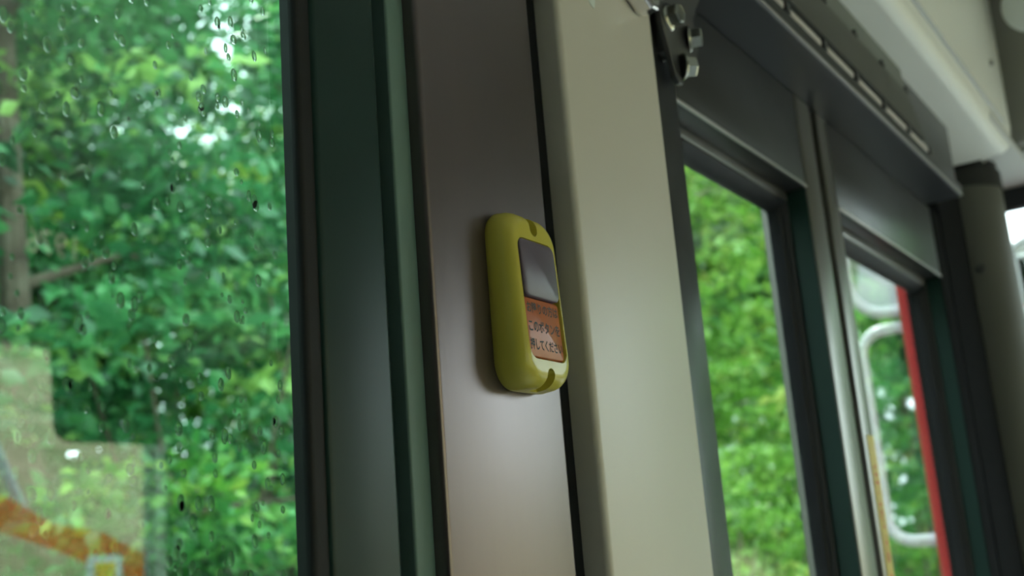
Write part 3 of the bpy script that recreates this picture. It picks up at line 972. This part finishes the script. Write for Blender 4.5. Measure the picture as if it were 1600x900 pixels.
# (x, y, height, crown radius, crown start, material, bark, tone, lean)
T_ = [
    (1.2, 4.4, 5.6, 1.5, 0.9, B_, M['bark'], 0.45, 0.2), (2.9, 4.2, 5.2, 1.4, 0.8, B_, M['bark'], 0.5, -0.2),
    (5.2, 4.4, 5.4, 1.5, 0.7, B_, M['bark'], 0.55, 0.0), (0.2, 4.6, 5.8, 1.6, 1.0, A, M['bark'], 0.45, 0.1),
    (3.0, 6.4, 7.0, 1.8, 1.4, A, M['bark'], 0.4, 0.1), (4.4, 6.8, 7.4, 1.8, 1.2, B_, M['bark'], 0.45, -0.2),
    (7.4, 5.8, 6.8, 1.7, 1.0, A, M['bark_pale'], 0.5, 0.2), (1.0, 7.0, 7.2, 1.9, 1.4, B_, M['bark'], 0.4, 0.0),
    (9.5, 4.4, 6.2, 1.5, 1.2, C_, M['bark_pale'], 0.45, 0.1), (11.6, 5.2, 6.6, 1.7, 0.9, A, M['bark_pale'], 0.6, -0.1),
    (14.0, 5.6, 7.0, 1.8, 1.0, C_, M['bark_pale'], 0.45, 0.2), (17.0, 6.4, 7.4, 2.0, 1.2, A, M['bark_pale'], 0.6, 0.0),
    (8.6, 8.0, 4.2, 2.0, 1.2, C_, M['bark'], 0.4, 0.0), (13.5, 9.0, 8.5, 2.2, 1.4, A, M['bark'], 0.55, 0.1),
    (6.5, 9.6, 8.6, 2.1, 1.5, A, M['bark'], 0.45, 0.1), (3.6, 9.8, 8.2, 2.1, 1.5, B_, M['bark'], 0.4, 0.1),
    (20.5, 6.0, 7.6, 2.0, 1.0, C_, M['bark_pale'], 0.45, 0.0), (24.0, 5.4, 7.6, 2.1, 0.9, A, M['bark_pale'], 0.6, 0.0),
    (28.5, 6.0, 8.0, 2.3, 1.0, C_, M['bark_pale'], 0.4, 0.0), (18.5, 10.5, 9.0, 2.4, 1.4, A, M['bark'], 0.55, 0.0),
    (22.0, 4.6, 7.0, 1.9, 0.8, A, M['bark_pale'], 0.5, 0.0), (33.0, 4.6, 8.0, 2.2, 0.8, A, M['bark_pale'], 0.5, 0.0), (38.0, 3.4, 8.0, 2.3, 0.8, C_, M['bark_pale'], 0.4, 0.0), (31.0, 9.0, 9.5, 2.8, 1.0, A, M['bark'], 0.5, 0.0),
    (0.5, 11.0, 9.0, 2.6, 1.2, A, M['bark'], 0.4, 0.0), (4.0, 12.5, 9.0, 2.8, 1.2, B_, M['bark'], 0.4, 0.0), (8.4, 12.5, 4.6, 2.6, 0.8, A, M['bark'], 0.45, 0.0), (14.6, 12.5, 9.0, 2.8, 1.0, B_, M['bark'], 0.45, 0.0), (16.0, 13.0, 9.5, 3.0, 1.0, A, M['bark'], 0.5, 0.0), (22.0, 12.0, 10.0, 3.0, 1.0, A, M['bark'], 0.5, 0.0), (26.5, 10.0, 9.5, 2.8, 1.0, B_, M['bark'], 0.5, 0.0),
    (17.0, -2.6, 7.0, 2.0, 0.5, A, M['bark'], 0.5, 0.0), (22.0, -4.9, 7.5, 2.2, 0.5, B_, M['bark'], 0.5, 0.0), (25.0, -1.4, 8.0, 2.4, 0.5, C_, M['bark'], 0.4, 0.0), (28.0, 2.2, 8.0, 2.4, 0.5, A, M['bark'], 0.5, 0.0), (29.0, -6.5, 8.0, 2.6, 0.5, A, M['bark'], 0.5, 0.0), (20.0, -6.3, 6.5, 1.9, 0.4, C_, M['bark'], 0.45, 0.0), (25.0, -8.8, 7.0, 2.2, 0.4, A, M['bark'], 0.5, 0.0),  # those at negative y are added to darken the door glass reflection
    (-7.5, 4.2, 7.0, 2.0, 0.5, A, M['bark'], 0.4, 0.0), (-12.0, 4.4, 8.0, 2.4, 0.5, B_, M['bark'], 0.4, 0.0), (-17.5, 4.0, 9.0, 2.8, 0.5, A, M['bark'], 0.4, 0.0),
    (-1.8, 5.4, 6.4, 1.7, 1.0, A, M['bark'], 0.45, 0.0), (-4.2, 5.0, 6.2, 1.7, 1.0, B_, M['bark'], 0.45, 0.0),
]
for i, (x, y, h, rx, lo, m, bk_, tn, ln) in enumerate(T_):
    dist = math.hypot(x, y)
    near = y < 5.0 and 0 <= x < 8
    back = y > 8.5 or dist > 12
    rt = x / y if y > 0 else -1
    if x < -3: TL = 'leafy roadside tree standing far behind the side window, shown in the outside mirrors'
    elif y < 0: TL = 'tree added across the road ahead to darken the door glass reflection'
    elif rt < 1.25: TL = 'forest tree behind the rain-spotted side window'
    elif rt < 3.2: TL = 'light green tree behind the first door leaf glass'
    else: TL = 'tree ahead behind the outside mirrors and front pillar'
    tree('forest_tree', TL, x, y, h, rx, lo, m, bk_, sprays=230 if near else (260 if back else 210), per=50 if near else (40 if back else 44),
         spray_r=0.34 if near else (0.62 if back else 0.42), leaf_len=0.10 if near else (0.24 if back else 0.14), tone=tn, lean=ln,
         trunk_r=0.09 if near else 0.13)
for i, (x, y, h, rx, m, tn) in enumerate([
        (1.6, 3.1, 1.9, 0.75, B_, 0.4), (3.5, 3.9, 3.0, 1.0, B_, 0.5), (4.5, 4.1, 3.4, 1.1, B_, 0.55), (2.7, 3.2, 2.2, 0.8, A, 0.5), (3.8, 3.0, 2.0, 0.75, B_, 0.55), (5.0, 3.1, 2.1, 0.8, A, 0.5),
        (6.6, 3.0, 2.2, 0.8, C_, 0.4), (8.0, 3.1, 2.3, 0.8, C_, 0.5), (9.6, 3.2, 2.4, 0.9, A, 0.6), (11.4, 3.4, 2.6, 0.9, C_, 0.5),
        (13.6, 3.5, 2.8, 1.0, C_, 0.55), (0.4, 3.2, 2.0, 0.8, A, 0.45), (16.0, 3.7, 3.0, 1.1, A, 0.6), (19.0, 3.6, 3.2, 1.1, C_, 0.5), (23.0, 3.4, 3.2, 1.1, C_, 0.5)]):
    shrub('roadside_shrub', 'low leafy shrub at the bottom of the side window view' if x < 5.2 else 'low leafy shrub at the bottom of the door glass view', x, y, h, rx, m, tone=tn, leaf_len=0.07 if x < 7 else 0.10)

# ------------------------------------------------------------------ rain drops on the outside of the side window
def drops():
    n = 6800
    nu = 10
    prof = ((1.0, 0.0), (0.93, 0.5), (0.78, 0.82), (0.45, 0.97))
    rings = len(prof)
    V, F = [], []
    base = 0
    y0 = 0.3762
    ca = [math.cos(2 * math.pi * i / nu) for i in range(nu)]
    sa = [math.sin(2 * math.pi * i / nu) for i in range(nu)]
    for k in range(n):
        x = random.uniform(-0.40, 0.384)
        z = random.uniform(0.90, 1.98)
        r = 0.0009 + 0.0012 * random.random() ** 1.5
        e = random.uniform(1.2, 2.0)
        hgt = r * random.uniform(0.16, 0.25)
        tl_ = random.uniform(-0.15, 0.15)
        for q in range(rings):
            rr, hh = r * prof[q][0], hgt * prof[q][1]
            for i in range(nu):
                V.append((x + rr * (ca[i] + tl_ * sa[i]), y0 + hh, z + rr * e * sa[i]))
        V.append((x, y0 + hgt, z))
        for q in range(rings - 1):
            for i in range(nu):
                a = base + q * nu + i
                b = base + q * nu + (i + 1) % nu
                F.append((a, a + nu, b + nu, b))
        for i in range(nu):
            F.append((base + (rings - 1) * nu + i, base + rings * nu, base + (rings - 1) * nu + (i + 1) % nu))
        F.append(tuple(base + i for i in range(nu)))
        base += rings * nu + 1
    me = bpy.data.meshes.new('rain_drops')
    me.from_pydata(V, [], F)
    me.materials.append(M['drop'])
    sm = [len(f) != nu for f in F]
    me.polygons.foreach_set('use_smooth', sm)
    return link('rain_drops', me)


tag(drops(), 'small rain drops clinging to the outside of the side window', 'rain drops', kind='stuff')
